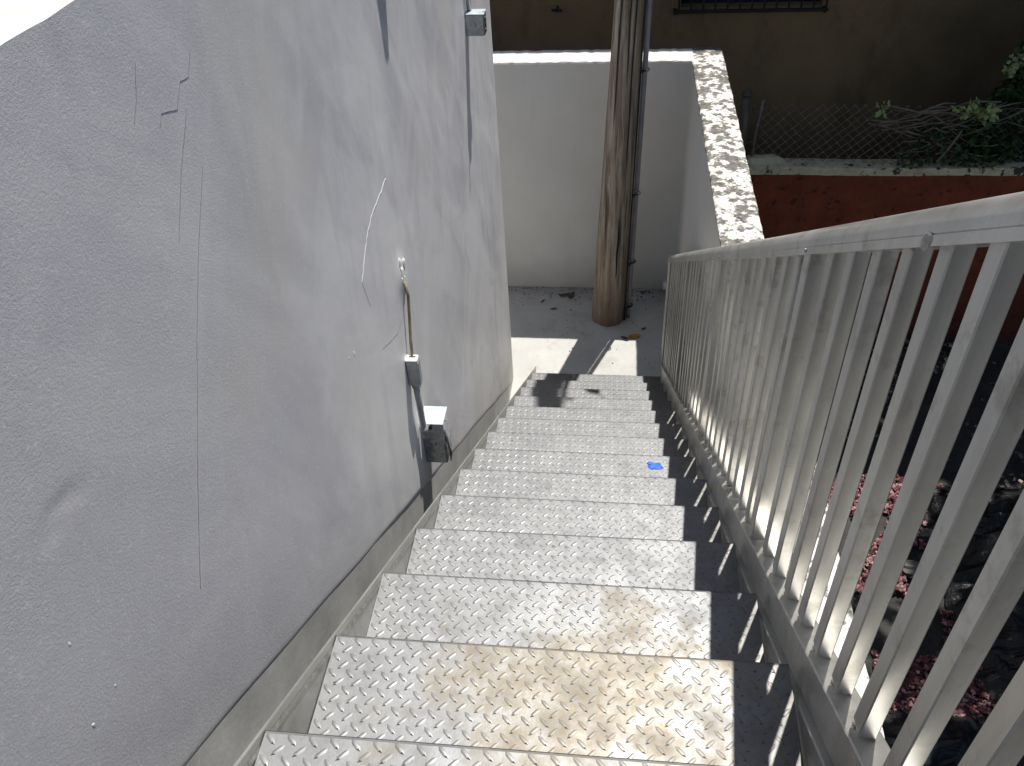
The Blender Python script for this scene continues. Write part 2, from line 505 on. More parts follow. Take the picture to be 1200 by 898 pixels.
M_WALL = mat_wall_paint(); M_CEM = mat_cement('raw_cement', (0.50, 0.505, 0.49), 4, 0.10); M_WHITE = mat_white_wall(); M_MILD = mat_mildew()
M_TREAD = mat_tread(); M_ALU = mat_alu('mill_aluminium', 0.60, 0.42); M_ALU2 = mat_alu('handrail_aluminium', 0.68, 0.34)
M_STR = mat_alu('dull_stringer_metal', 0.46, 0.5)
M_WOOD = mat_wood(); M_LAND = mat_landing(); M_BROWN = mat_brown_wall(); M_RED = mat_red_wall(); M_COP = mat_coping()
M_GALV = mat_plain('galvanised_box_steel', (0.36, 0.385, 0.40), 0.24, 0.95, 0.18, 35)
M_GTOP = mat_plain('sunlit_box_steel', (0.46, 0.53, 0.56), 0.45, 0.35, 0.18, 35)  # lighter box steel for the top plates, sun painted into its colour
M_LB = mat_plain('grey_conduit_fitting', (0.42, 0.43, 0.45), 0.5, 0.5, 0.15, 40)
M_WCAP = mat_plain('white_gasket', (0.72, 0.72, 0.70), 0.6, 0, 0.1, 40)
M_PVC = mat_plain('grey_pvc', (0.25, 0.245, 0.26), 0.5, 0, 0.15, 10)
M_BLK = mat_plain('black_iron', (0.018, 0.018, 0.018), 0.5, 0.2, 0.3, 30)
M_CABLE = mat_plain('tan_cable_sheath', (0.30, 0.25, 0.15), 0.6, 0, 0.25, 50)
M_PLAST = mat_plain('white_filler', (0.74, 0.74, 0.73), 0.8, 0, 0.1, 30, 0.4)
M_CRACK = mat_plain('crack_dark', (0.16, 0.16, 0.17), 0.9, 0, 0.2, 40)
M_ROOF = mat_plain('white_roof_coat', (0.60, 0.59, 0.56), 0.8, 0, 0.22, 14, 0.6, 50)
M_WELD = mat_plain('weld_bead_metal', (0.42, 0.41, 0.38), 0.55, 0.8, 0.3, 60, 0.5)
M_WIRE = mat_plain('rusty_fence_wire', (0.27, 0.235, 0.205), 0.6, 0.5, 0.4, 20)
M_PIPE = mat_plain('grey_fence_pipe', (0.15, 0.125, 0.10), 0.5, 0.4, 0.2, 12)
M_LEAFD = mat_leaf('dark_leaf', (0.018, 0.045, 0.012), (0.05, 0.10, 0.03))
M_LEAFL = mat_leaf('light_leaf', (0.26, 0.36, 0.10), (0.50, 0.54, 0.28))
M_BARK = mat_plain('brown_bark', (0.13, 0.10, 0.075), 0.9, 0, 0.35, 14, 0.7)
M_GRAV = mat_red_gravel(); M_SOIL = mat_soil(); M_PLS = mat_plastic()
M_BLUE = mat_plain('blue_paint', (0.008, 0.11, 0.50), 0.35, 0, 0.1, 40)
M_DEADO = mat_plain('orange_dead_leaf', (0.46, 0.19, 0.04), 0.6, 0, 0.4, 60)
M_DEADB = mat_plain('brown_dead_leaf', (0.07, 0.05, 0.04), 0.7, 0, 0.4, 60)
M_GLASS = mat_plain('dark_window_glass', (0.02, 0.022, 0.024), 0.15, 0, 0.2, 3)
M_LITT = mat_leaf('dry_litter', (0.10, 0.08, 0.05), (0.42, 0.36, 0.25))
M_RUB = mat_cement('rubble_concrete', (0.13, 0.125, 0.115), 9)

# ================================================================== SETTING
ZG = -3.97
X_IN, PAR_Z = 1.055, -0.925
# lot ground outside the side wall, one sheet to the horizon; landing slab inside
gx = np.concatenate([[-300, -60], np.linspace(-12, 14, 53), [60, 300]])
gy = np.concatenate([[-300, -60], np.linspace(-8, 12, 41), [60, 300]])
G = np.stack(np.meshgrid(gx, gy, indexing='ij'), -1).reshape(-1, 2)
gz = ZG + 0.09 * vnoise(G, 0.9, 3) * (np.abs(G[:, 0]) < 15) * (np.abs(G[:, 1]) < 13)
tag(link('ground', np_mesh('ground', np.c_[G, gz], grid_faces(len(gx), len(gy)), True), M_SOIL), kind='structure')
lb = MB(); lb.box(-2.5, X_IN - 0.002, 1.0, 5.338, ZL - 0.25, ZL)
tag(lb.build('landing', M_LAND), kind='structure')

# ================================================================== LEFT BUILDING
WX = -0.163
gb = empty('grey_building', (WX, 0, ZL), 'tall grey plastered wall of the building left of the stairs, white roof edge on top', 'building')
Y0, Y1, ZT = -2.2, 4.18, 0.997
ny, nz = 300, 170
yy = np.linspace(Y0, Y1, ny)
tt = np.linspace(0, 1, nz)
YY, TT = np.meshgrid(yy, tt, indexing='ij')
NZB = -0.145
def zbot(y): return np.maximum(NZB - y * S + 0.003 * np.sin(y * 5.3) + 0.002 * np.sin(y * 13.0), ZL - 0.1)
P = np.stack([YY.ravel(), TT.ravel()], 1)
ZB = zbot(P[:, 0])
edge_wob = 0.016 * vnoise(np.c_[P[:, 0], P[:, 0] * 0], 6, 5)
ZZ = ZB + (ZT + edge_wob - ZB) * P[:, 1]
PZ = np.c_[P[:, 0], ZZ]
# gentle hollows of hand-trowelled plaster, a corner bead strip near the end
dx = 0.0055 * vnoise(PZ, 1.2, 1, 2) + 0.0005 * vnoise(PZ @ np.array([[0.8, -0.6], [0.6, 0.8]]) * [1.0, 0.35], 5.0, 2, 2)
gyl = 3.52 + 0.03 * np.sin(ZZ * 2.1)
dx += 0.0012 / (1 + np.exp(-(PZ[:, 0] - gyl) / 0.012)) - 0.0022 * np.exp(-((PZ[:, 0] - gyl) / 0.014) ** 2)
# half-moon gouge, plaster lump round the cable
dy_, dz_ = PZ[:, 0] - 0.03, PZ[:, 1] - 0.48
rr = np.hypot(dy_, dz_ * 1.0)
dx -= 0.0016 * np.exp(-((rr - 0.03) / 0.012) ** 2) * np.clip(dz_ / 0.02 + 0.6, 0, 1)
dx += 0.010 * np.exp(-(((PZ[:, 0] - 1.70) / 0.05) ** 2 + ((PZ[:, 1] + 0.27) / 0.07) ** 2))
# lower edge rolls back to the recessed skirt, upper edge rounds over
nzv = PZ[:, 1] - ZB
dx -= 0.006 * np.exp(-(nzv / 0.016) ** 2)
dx -= 0.012 * np.exp(-((Y1 - PZ[:, 0]) / 0.010) ** 2)
V = np.c_[WX + dx, PZ]
me = np_mesh('plaster_wall', V, grid_faces(ny, nz), True)
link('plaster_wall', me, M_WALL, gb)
# end face, roof slab
mb = MB()
mb.box(-2.4, WX - 0.030, Y0, Y1 - 0.004, ZL - 0.1, ZT - 0.03)
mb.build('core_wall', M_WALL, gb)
# white roof top: starts at the ragged upper edge of the plaster
top = V[nz - 1::nz]
rows = [[(p[0], p[1], p[2]) for p in top],
        [(p[0] - 0.006 - 0.004 * random.random(), p[1], p[2] + 0.0035 + 0.002 * random.random()) for p in top],
        [(p[0] - 0.03, p[1], p[2] + 0.005 + 0.003 * random.random()) for p in top],
        [(p[0] - 0.12, p[1], ZT + 0.006 + 0.004 * random.random()) for p in top],
        [(-2.4, p[1], ZT + 0.02) for p in top]]
rv = [p for r_ in rows for p in r_]; n = ny
q = [(a * n + k, a * n + k + 1, (a + 1) * n + k + 1, (a + 1) * n + k) for a in range(4) for k in range(n - 1)]
mb = MB(); mb.add(rv, q); mb.build('roof_edge', M_ROOF, gb)
# recessed cement skirt under the painted plaster
ny2, nz2 = 240, 26
y2 = np.linspace(Y0, Y1, ny2); t2 = np.linspace(0, 1, nz2)
A, B = np.meshgrid(y2, t2, indexing='ij')
zz = (zbot(A.ravel()) + 0.02) - B.ravel() * 0.75
xx = WX - 0.001 + 0.004 * vnoise(np.c_[A.ravel(), zz], 2.5, 4) + 0.0004 * vnoise(np.c_[A.ravel(), zz], 22, 9)
link('cement_skirt', np_mesh('cement_skirt', np.c_[xx, A.ravel(), zz], grid_faces(ny2, nz2, True), True), M_CEM, gb)

def wall_x(y, z):
    i = int(np.clip((y - Y0) / (Y1 - Y0) * (ny - 1), 0, ny - 1))
    zb = float(zbot(np.array([y]))[0])
    j = int(np.clip((z - zb) / (ZT - zb) * (nz - 1), 0, nz - 1))
    return float(V[i * nz + j, 0])

def ribbon(name, pts, wid, mat, proud=0.0012, dome=0.0, jag=0.5):
    """a hairline on the wall face following (y, z) points"""
    fine = []
    for a, b in zip(pts[:-1], pts[1:]):
        L = max(2, int(math.hypot(b[0] - a[0], b[1] - a[1]) / 0.012))
        for k in range(L): fine.append((a[0] + (b[0] - a[0]) * k / L, a[1] + (b[1] - a[1]) * k / L))
    fine.append(pts[-1])
    mb = MB(); vs = []; N = len(fine)
    for k, (y, z) in enumerate(fine):
        y += random.uniform(-1, 1) * wid * jag; z += random.uniform(-1, 1) * wid * jag
        a = fine[max(0, k - 1)]; b = fine[min(N - 1, k + 1)]
        t = Vector((b[0] - a[0], b[1] - a[1])).normalized()
        h = wid * 0.5 * (0.25 + 0.75 * min(1, 4 * min(k, N - 1 - k) / N)) * random.uniform(0.6, 1.3)
        x = wall_x(y, z) + proud
        vs += [(x - 0.0008, y - t.y * h, z + t.x * h), (x + dome, y, z), (x - 0.0008, y + t.y * h, z - t.x * h)]
    fs = []
    for k in range(N - 1):
        for i in range(2):
            fs.append((3 * k + i, 3 * k + i + 1, 3 * k + 4 + i, 3 * k + 3 + i))
    mb.add(vs, fs)
    return mb.build(name, mat, gb)
CR = [[(0.719, 0.835), (0.69, 0.807), (0.659, 0.812), (0.624, 0.78), (0.573, 0.796), (0.557, 0.779)],
      [(0.653, 0.768), (0.577, 0.697), (0.498, 0.609)],
      [(0.648, 0.669), (0.542, 0.556), (0.432, 0.422)],
      [(0.548, 0.882), (0.52, 0.842), (0.493, 0.815)],
      [(0.434, 0.42), (0.31, 0.254), (0.197, 0.091)],
      [(1.317, -0.032), (1.349, -0.138)],
      [(1.66, -0.40), (1.56, -0.40), (1.44, -0.35), (1.38, -0.32)]]
for k, c in enumerate(CR):
    ribbon('hairline_crack', c, [0.0009, 0.0016, 0.0014, 0.0012, 0.0011, 0.0012, 0.0016][k], M_CRACK, 0.0006, -0.0, 0.7)
ribbon('filled_crack', [(1.715, 0.088), (1.625, 0.079), (1.52, 0.075), (1.439, 0.053), (1.383, 0.017), (1.32, -0.028)], 0.0038, M_PLAST, 0.0004, 0.0006, 0.7)['label'] = 'white filled crack running down the grey plaster'
lumps = [(1.145, -0.149, 0.010), (1.10, -0.13, 0.006), (-0.072, 0.344, 0.004), (-0.113, 0.205, 0.005), (-0.05, 0.20, 0.003), (0.063, -0.17, 0.004)]
for k in range(16):
    lumps.append((1.70 + random.gauss(0, 0.014), -0.265 + random.gauss(0, 0.032), random.uniform(0.008, 0.024)))
for (y, z, r) in lumps:
    mb = MB(); mb.blob((wall_x(y, z), y, z), (max(0.0006, r * 0.045), r * 0.6, r), 9, 7, 0.3); mb.build('plaster_lump', M_PLAST if r > 0.007 else M_WCAP, gb, True)

# ================================================================== WHITE WALLS ROUND THE LANDING
ew = empty('end_wall', (0, 5.34, ZL), 'white rendered wall closing the far end of the landing, sunlit clean top', 'wall')
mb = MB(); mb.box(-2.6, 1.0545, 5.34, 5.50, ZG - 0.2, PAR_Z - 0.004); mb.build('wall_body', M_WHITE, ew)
cap_m = mat_plain('white_cap_paint', (0.74, 0.73, 0.70), 0.8, 0, 0.1, 7, 0.3)
n = 120
def cap_sheet(xs0, xs1, ys, ztop, thick):
    """irregular plastered cap: front edge, top, back edge"""
    rows = []
    for (a, b, y) in zip(xs0, xs1, ys):
        w1, w2, w3 = rng.normal(0, 0.0018, 3)
        rows.append([(a + w1, y, ztop - thick), (a + w1, y, ztop - 0.006), (a + 0.008 + w1, y, ztop + w3), ((a + b) / 2, y, ztop + 0.004 + w3), (b - 0.008 + w2, y, ztop + w3), (b + w2, y, ztop - 0.006), (b + w2, y, ztop - thick)])
    k = 7; V_ = [p for r_ in rows for p in r_]
    F_ = []
    for i in range(len(rows) - 1):
        for j in range(k - 1): F_.append((i * k + j, (i + 1) * k + j, (i + 1) * k + j + 1, i * k + j + 1))
    F_ += [tuple(range(k)), tuple((len(rows) - 1) * k + i for i in range(k))[::-1]]
    return V_, F_
xs = np.linspace(-2.6, 1.052, n)
v_, f_ = cap_sheet(np.full(n, 5.338), np.full(n, 5.565), xs, PAR_Z, 0.02)
mb = MB(); mb.add([(y, x, z) for (x, y, z) in v_], [q[::-1] for q in f_]); mb.build('wall_cap', cap_m, ew)
sw = empty('side_wall', (1.16, 3, ZL), 'white side wall right of the stairs, top blotched with black mildew', 'wall')
ys = np.linspace(-3.0, 5.565, 200)
xo = np.interp(ys, [-3, 0.5, 0.75, 3.0, 5.56], [1.36, 1.298, 1.289, 1.268, 1.259])
xi = np.full(len(ys), X_IN) - np.interp(ys, [3, 5.5], [0, 0.012])
mb = MB()
for k in range(0, 199, 199): pass
N = len(ys); vs = []
for k in range(N):
    vs += [(xi[k] + 0.002, ys[k], ZG - 0.2), (xi[k] + 0.002, ys[k], PAR_Z - 0.012), (xo[k] - 0.003, ys[k], PAR_Z - 0.012), (xo[k] - 0.003, ys[k], ZG - 0.2)]
fs = [(4 * k + i, 4 * k + (i + 1) % 4, 4 * k + 4 + (i + 1) % 4, 4 * k + 4 + i) for k in range(N - 1) for i in range(4)]
fs += [(0, 1, 2, 3), (4 * N - 1, 4 * N - 2, 4 * N - 3, 4 * N - 4)]
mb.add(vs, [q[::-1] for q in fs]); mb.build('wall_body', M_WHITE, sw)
v_, f_ = cap_sheet(xi, xo, ys, PAR_Z, 0.02)
mb = MB(); mb.add(v_, f_); mb.build('wall_cap', M_MILD, sw)
mb = MB(); mb.tube([(0.985, 5.345, ZL + 0.07), (0.985, 5.29, ZL + 0.068), (0.985, 5.27, ZL + 0.04)], 0.024, 10)
tag(mb.build('drain_spout', M_WCAP, None, True), 'small white pipe stub at the foot of the far wall beside the railing', 'pipe')

# ================================================================== STAIRCASE
st = empty('metal_staircase', (0.45, 0, 0), 'straight flight of silver diamond plate metal steps going down to the landing', 'staircase')
D = RUN + 0.035
mb = MB()
prof = [(-D, -0.007), (-0.012, -0.007), (-0.007, -0.010), (-0.005, -0.048), (0.0, -0.048), (0.0, -0.0065), (-0.0012, -0.0032), (-0.0036, -0.0010), (-0.0075, 0.0), (-D, 0.0)]
tx0, tx1 = 0.0, W
mb.sweep([(a, b) for a, b in prof], [((tx0, 0, 0), (0, 1, 0), (0, 0, 1)), ((tx1, 0, 0), (0, 1, 0), (0, 0, 1))])
pit = 0.0355
L, hw, hh = 0.0138, 0.0046, 0.0013
for i in range(int(W / pit) + 1):
    for j in range(int(D / pit) + 1):
        for o in (0, 1):
            cx = 0.012 + (i + 0.5 * o) * pit; cy = -0.016 - (j + 0.5 * o) * pit
            if cx > W - 0.010 or cy < -D + 0.012: continue
            d = Vector((1, 1 if o else -1, 0)).normalized(); nn = Vector((-d.y, d.x, 0)); c = Vector((cx, cy, 0))
            e = [c - d * L, c - d * L * 0.5 + nn * hw * 0.85, c + d * L * 0.5 + nn * hw * 0.85, c + d * L, c + d * L * 0.5 - nn * hw * 0.85, c - d * L * 0.5 - nn * hw * 0.85]
            t = [c - d * L * 0.55, c + d * L * 0.55]
            V_ = [(p.x, p.y, 0.0001) for p in e] + [(p.x, p.y, hh) for p in t]
            F_ = [(0, 6, 1), (1, 6, 7, 2), (2, 7, 3), (3, 7, 4), (4, 7, 6, 5), (5, 6, 0)]
            F_ = [q[::-1] for q in F_]
            mb.add(V_, F_)
tread_me = mb.mesh('tread'); tread_me.materials.append(M_TREAD)
tread_me.materials.append(mat_plain('worn_dark_nosing', (0.085, 0.08, 0.075), 0.55, 0.6, 0.4, 40))
for p_ in tread_me.polygons:
    if p_.normal.y > 0.30: p_.material_index = 1
    elif p_.area < 0.002 and p_.center.z > -0.0001: p_.use_smooth = True
treads = {}
for i in range(-3, NT + 1):
    o = bpy.data.objects.new('tread', tread_me); COL.objects.link(o)
    o.parent = st; o.location = (-0.45 + 0.0 + random.uniform(-0.0015, 0.0015), i * RUN, -i * RISE)
    o.rotation_euler = (random.uniform(-0.003, 0.003), random.uniform(-0.003, 0.003), 0)
    treads[i] = o
# riser plates under each nosing are hidden from above; ends rest on angle cleats
ang = MB()
y_a, y_b = -1.2, 14 * RUN + 0.04
def slope_sweep(prof, ya, yb, z_extra=0.0):
    mb = MB()
    mb.sweep(prof, [((0, ya, -ya * S + z_extra), (1, 0, 0), (0, 0, 1)), ((0, yb, -yb * S + z_extra), (1, 0, 0), (0, 0, 1))])
    return mb
slope_sweep([(-0.008, -0.27), (-0.0015, -0.27), (-0.0015, 0.0004), (-0.0025, 0.0014), (-0.007, 0.0014), (-0.008, 0.0004)], y_a, y_b - 0.02).build('stringer', M_STR, st)
# light scraped weld line along the left stringer face
slope_sweep([(-0.0012, -0.034), (0.0004, -0.030), (0.0004, -0.024), (-0.0012, -0.018)], y_a, y_b - 0.03).build('edge_strip', M_WELD, st)
slope_sweep([(0.905, -0.30), (0.925, -0.30), (0.925, -0.056), (0.922, -0.052), (0.908, -0.052), (0.905, -0.056)], y_a, y_b + 0.05).build('stringer', M_STR, st)
# blue paint on tread 6 and a bent plate edge
mb = MB()
def splat(cx, cy, z, pts, h=0.0022):
    n = len(pts); vs = [(cx, cy, z + h)] + [(cx + a * 0.7, cy + b * 0.7, z + h * 0.9) for a, b in pts] + [(cx + a, cy + b, z) for a, b in pts]
    fs = [(0, 1 + k, 1 + (k + 1) % n) for k in range(n)] + [(1 + k, 1 + n + k, 1 + n + (k + 1) % n, 1 + (k + 1) % n) for k in range(n)]
    mb.add(vs, fs)
splat(0.737, 1.775, -6 * RISE + 0.0012, [(0.030 * math.cos(t) * random.uniform(0.65, 1.2), 0.022 * math.sin(t) * random.uniform(0.6, 1.3)) for t in np.linspace(0, 2 * math.pi, 15)[:-1]], 0.0025)
splat(0.716, 1.79, -6 * RISE + 0.0012, [(0.014 * math.cos(t) * random.uniform(0.65, 1.2), 0.010 * math.sin(t) * random.uniform(0.6, 1.3)) for t in np.linspace(0, 2 * math.pi, 11)[:-1]], 0.0025)
mb.build('paint_splotch', M_BLUE, treads[6])['label'] = 'bright blue paint splotch'

# ================================================================== RAILING
ra = empty('stair_railing', (0.945, 0, 0), 'silver aluminium railing with square balusters along the right of the stairs', 'railing')
YE = 4.44
BT = 0.055
slope_sweep([(0.922, -0.050), (0.973, -0.050), (0.976, -0.047), (0.976, BT - 0.003), (0.973, BT), (0.923, BT), (0.920, BT - 0.003), (0.920, -0.047)], -1.0, YE).build('bottom_rail', M_ALU, ra)
hp = [(0.917, 0.940), (0.9165, 0.956), (0.9180, 0.9575)]
for k in range(13):
    t = math.pi * (1 - k / 12)
    hp.append((0.948 + 0.031 * math.cos(t), 0.9585 + 0.043 * max(0.0, math.sin(t)) ** 0.8))
hp += [(0.9795, 0.956), (0.979, 0.940)]
hb = MB(); N = 90
ysr = np.linspace(-1.0, YE + 0.02, N)
path = []
for y in ysr:
    path.append(((0.0010 * math.sin(y * 3.1), y, -y * S + 0.0012 * math.sin(y * 2.3 + 1)), (1, 0, 0), (0, 0, 1)))
hb.sweep(hp[::-1], path)
hr = hb.build('handrail', M_ALU2, ra)
pol = hr.data.polygons
for p_ in pol:
    if len(p_.vertices) == 4: p_.use_smooth = True
try:
    hr.data.set_sharp_from_angle(angle=math.radians(40))
except Exception: pass
def bal_mesh(wx, wy):
    """square tube, both ends cut level, running from bottom rail to handrail"""
    mb = MB()
    z0 = BT + 0.004; z1 = 0.942
    b = 0.0022
    pr = [(0, b), (b, 0), (wx - b, 0), (wx, b), (wx, wy - b), (wx - b, wy), (b, wy), (0, wy - b)]
    vs = []
    for (a, c) in pr: vs.append((a, c, z0))
    for (a, c) in pr: vs.append((a, c, z1 - c * S))
    n = 8
    fs = [(k, (k + 1) % n, n + (k + 1) % n, n + k) for k in range(n)] + [tuple(range(n))[::-1], tuple(range(n, 2 * n))]
    mb.add(vs, fs)
    return mb.mesh('baluster')
bm_ = bal_mesh(0.028, 0.036); bm_.materials.append(M_ALU)
pm_ = bal_mesh(0.040, 0.040); pm_.materials.append(M_ALU)
wb = MB()
wb.blob((0.0125, 0.033, BT - 0.016), (0.012, 0.006, 0.006), 9, 6, 0.2)
tb = MB(); tb.blob((0.002, 0.010, 0.936), (0.0035, 0.007, 0.005), 8, 6, 0.3)
tm_ = tb.mesh('weld_bead', True); tm_.materials.append(M_WELD)
wm_ = wb.mesh('weld_bead', True); wm_.materials.append(M_WELD)
PITCH_B = 0.115
for k in range(-8, 39):
    y = 0.849 + (k - 7) * PITCH_B
    if y > YE - 0.03: break
    post = (k - 7) % 10 == 0
    o = bpy.data.objects.new('railing_post' if post else 'baluster', pm_ if post else bm_); COL.objects.link(o)
    o.parent = ra
    o.location = (-0.945 + (0.9235 if post else 0.933) + random.uniform(-0.001, 0.001), y, -y * S)
    o.rotation_euler = (0, random.uniform(-0.0018, 0.0018), random.uniform(-0.02, 0.02))
    o2 = bpy.data.objects.new('weld_bead', wm_); COL.objects.link(o2); o2.parent = o
    o3 = bpy.data.objects.new('weld_bead', tm_); COL.objects.link(o3); o3.parent = o; o3.location = (0, random.uniform(-0.006, 0.012), random.uniform(-0.003, 0.003))
y = YE - 0.05
o = bpy.data.objects.new('railing_post', pm_); COL.objects.link(o); o.parent = ra; o.location = (-0.945 + 0.9235, y, -y * S)
o2 = bpy.data.objects.new('weld_bead', wm_); COL.objects.link(o2); o2.parent = o
mb = MB()
def P_(x, y, nzv): return (x, y, nzv - y * S)
ring = [(0.014 * math.cos(t) * random.uniform(0.75, 1.2), 0.0125 * math.sin(t) * random.uniform(0.75, 1.2)) for t in np.linspace(0, 2 * math.pi, 19)[:-1]]
vs = [P_(0.9150, 0.315, 0.949)] + [P_(0.9152, 0.315 + a * 0.75, 0.949 + b * 0.75) for a, b in ring] + [P_(0.9172, 0.315 + a, 0.949 + b) for a, b in ring]
mb.add(vs, [(0, 1 + k, 1 + (k + 1) % 18) for k in range(18)] + [(1 + k, 19 + k, 19 + (k + 1) % 18, 1 + (k + 1) % 18) for k in range(18)])
mb.build('weld_patch', M_WELD, ra)
sm = MB(); sm.blob((0, 0, 0), (0.003, 0.0045, 0.0045), 8, 6, 0.05)
scm = sm.mesh('screw', True); scm.materials.append(M_WELD)
for (y_, n_) in [(0.862, 0.950), (2.012, 0.950), (3.162, 0.95)]:
    o = bpy.data.objects.new('screw', scm); COL.objects.link(o); o.parent = ra; o.location = (-0.945 + 0.916, y_, n_ - y_ * S)

# ================================================================== WALL BOXES
def jbox(y0, y1, z0, z1, x1, label, group=None):
    e = empty('junction_box', (WX, (y0 + y1) / 2, z0), label, 'electrical box', group)
    mb = MB(); mb.box(WX - 0.012, x1 - 0.003, y0, y1, z0, z1 - 0.004, 0.002); mb.build('body', M_GALV, e)
    mb = MB(); mb.box(WX - 0.012, x1 + 0.002, y0 - 0.003, y1 + 0.003, z1 - 0.004, z1, 0.0012); mb.build('top_plate', M_GTOP, e)
    mb = MB(); mb.box(x1 - 0.003, x1, y0 + 0.003, y1 - 0.003, z0 + 0.002, z1 - 0.006, 0.001); mb.build('cover', M_GALV, e)
    mb = MB(); mb.blob((WX + 0.04, y0, (z0 + z1) / 2), (0.014, 0.0015, 0.014), 14, 6, 0.02); mb.build('knockout', M_GALV, e, True)
    for zz_ in (z0 + 0.02, z1 - 0.025):
        mb = MB(); mb.blob((x1, (y0 + y1) / 2, zz_), (0.003, 0.005, 0.005), 8, 6, 0.0); mb.build('screw', M_LB, e, True)
    return e
j1 = jbox(1.645, 1.740, -1.105, -0.893, -0.076, 'galvanised steel box low on the grey wall beside the lower steps')
# bent sheet lip hanging from its lower right corner
mb = MB(); mb.tube([(-0.078, 1.66, -0.94), (-0.070, 1.665, -1.0), (-0.064, 1.67, -1.07), (-0.070, 1.67, -1.115)], [0.004, 0.006, 0.006, 0.003], 6); mb.build('bent_lip', M_GALV, j1, True)
j2 = jbox(3.35, 3.42, -0.055, 0.043, -0.074, 'small galvanised box high on the grey wall near its far corner')
mb = MB(); mb.tube([(-0.074, 3.40, 0.10), (-0.045, 3.40, 0.095)], 0.006, 8); mb.blob((-0.04, 3.40, 0.095), 0.011, 10, 8, 0.1); mb.build('wing_bolt', M_BLK, j2, True)
mb = MB(); mb.tube([(-0.148, 3.40, 0.04), (-0.148, 3.40, 0.95)], 0.012, 10); mb.build('riser_conduit', M_LB, j2, True)
mb = MB(); mb.box(-0.098, -0.088, 3.425, 3.45, -0.07, -0.01, 0.002); mb.build('bracket_tab', M_PLAST, j2)
# bracket out of the top of the picture whose shadow streaks the wall
mb = MB(); mb.box(WX - 0.02, WX + 0.060, 2.05, 2.10, 0.74, 0.98, 0.004)
tag(mb.build('cable_bracket', M_LB), 'grey bracket at the top of the grey wall above the picture edge', 'bracket')
# conduit body with white cap, conduit, tan cable
cb = empty('conduit_fitting', (WX, 1.6, -0.9), 'grey conduit elbow with white cap and short pipe beside the steel box', 'conduit fitting')
mb = MB(); mb.box(WX + 0.001, WX + 0.046, 1.583, 1.622, -0.655, -0.546, 0.006); mb.build('body', M_LB, cb)
mb = MB(); mb.box(WX + 0.001, WX + 0.044, 1.585, 1.622, -0.546, -0.537, 0.003); mb.build('cap', M_WCAP, cb)
mb = MB(); mb.box(WX + 0.012, WX + 0.036, 1.603, 1.610, -0.5375, -0.5362); mb.build('slot', M_BLK, cb)
mb = MB(); mb.tube([(WX + 0.022, 1.602, -0.655), (WX + 0.023, 1.604, -0.76), (WX + 0.024, 1.606, -0.885), (WX + 0.026, 1.609, -0.93)], 0.0115, 12); mb.build('pipe', M_LB, cb, True)
mb = MB(); mb.tube([(WX + 0.023, 1.604, -0.652), (WX + 0.023, 1.604, -0.672)], 0.016, 12); mb.build('coupling', M_LB, cb, True)
mb = MB(); mb.tube([(WX + 0.024, 1.606, -0.872), (WX + 0.024, 1.606, -0.90)], 0.0165, 12); mb.build('coupling', M_LB, cb, True)
mb = MB(); mb.tube([(WX + 0.024, 1.606, -0.885), (WX + 0.030, 1.625, -0.89), (WX + 0.036, 1.646, -0.915)], 0.010, 10); mb.build('elbow', M_GALV, cb, True)
mb = MB(); mb.tube([(wall_x(1.70, -0.29) + 0.002, 1.702, -0.29), (WX + 0.018, 1.695, -0.34), (WX + 0.017, 1.672, -0.42), (WX + 0.018, 1.64, -0.49), (WX + 0.022, 1.612, -0.545)], 0.0055, 8)
tag(mb.build('wall_cable', M_CABLE, None, True), 'short tan cable hanging out of the grey wall into the conduit fitting', 'cable')

# ================================================================== UTILITY POLE
PB = Vector((0.520, 4.935, ZL)); PT = Vector((0.597, 4.935, -0.40))
lean = (PT - PB) / (PT.z - PB.z)
up_ = empty('utility_pole', PB, 'weathered wooden utility pole standing on the landing', 'pole')
nseg, nr = 60, 40
def pole_c(z):
    c = PB + lean * (z - ZL)
    if z > -0.4: c = c + Vector((0.025 * (z + 0.4) ** 2, 0, 0))
    return c
pv = []
for k in range(nseg + 1):
    z = ZL - 0.1 + (6.15) * (k / nseg) ** 1.15
    c = pole_c(z)
    r = 0.128 - 0.0148 * (z - ZL) if z < -0.2 else 0.128 - 0.0148 * 2.6 - 0.003 * (z + 0.2)
    for i in range(nr):
        t = 2 * math.pi * i / nr
        rr_ = r * (1 + 0.018 * math.sin(3 * t + 0.3 * z) + 0.02 * math.sin(7 * t + 1.0) + 0.012 * math.sin(13 * t + 0.5 * z) + 0.006 * math.sin(29 * t + z))
        if k == 0 or z < ZL + 0.12: rr_ *= 1 + 0.02 * (i % 3 == 0)
        pv.append((c.x + rr_ * math.cos(t), c.y + rr_ * math.sin(t), z))
idx = [(k * nr + i, k * nr + (i + 1) % nr, (k + 1) * nr + (i + 1) % nr, (k + 1) * nr + i) for k in range(nseg) for i in range(nr)]
link('shaft', np_mesh('shaft', pv, idx, True), M_WOOD, up_)
def pole_pt(z, ang, extra=0.0):
    c = pole_c(z)
    r = 0.128 - 0.0148 * (z - ZL) + extra
    return Vector((c.x + r * math.cos(ang), c.y + r * math.sin(ang), z))
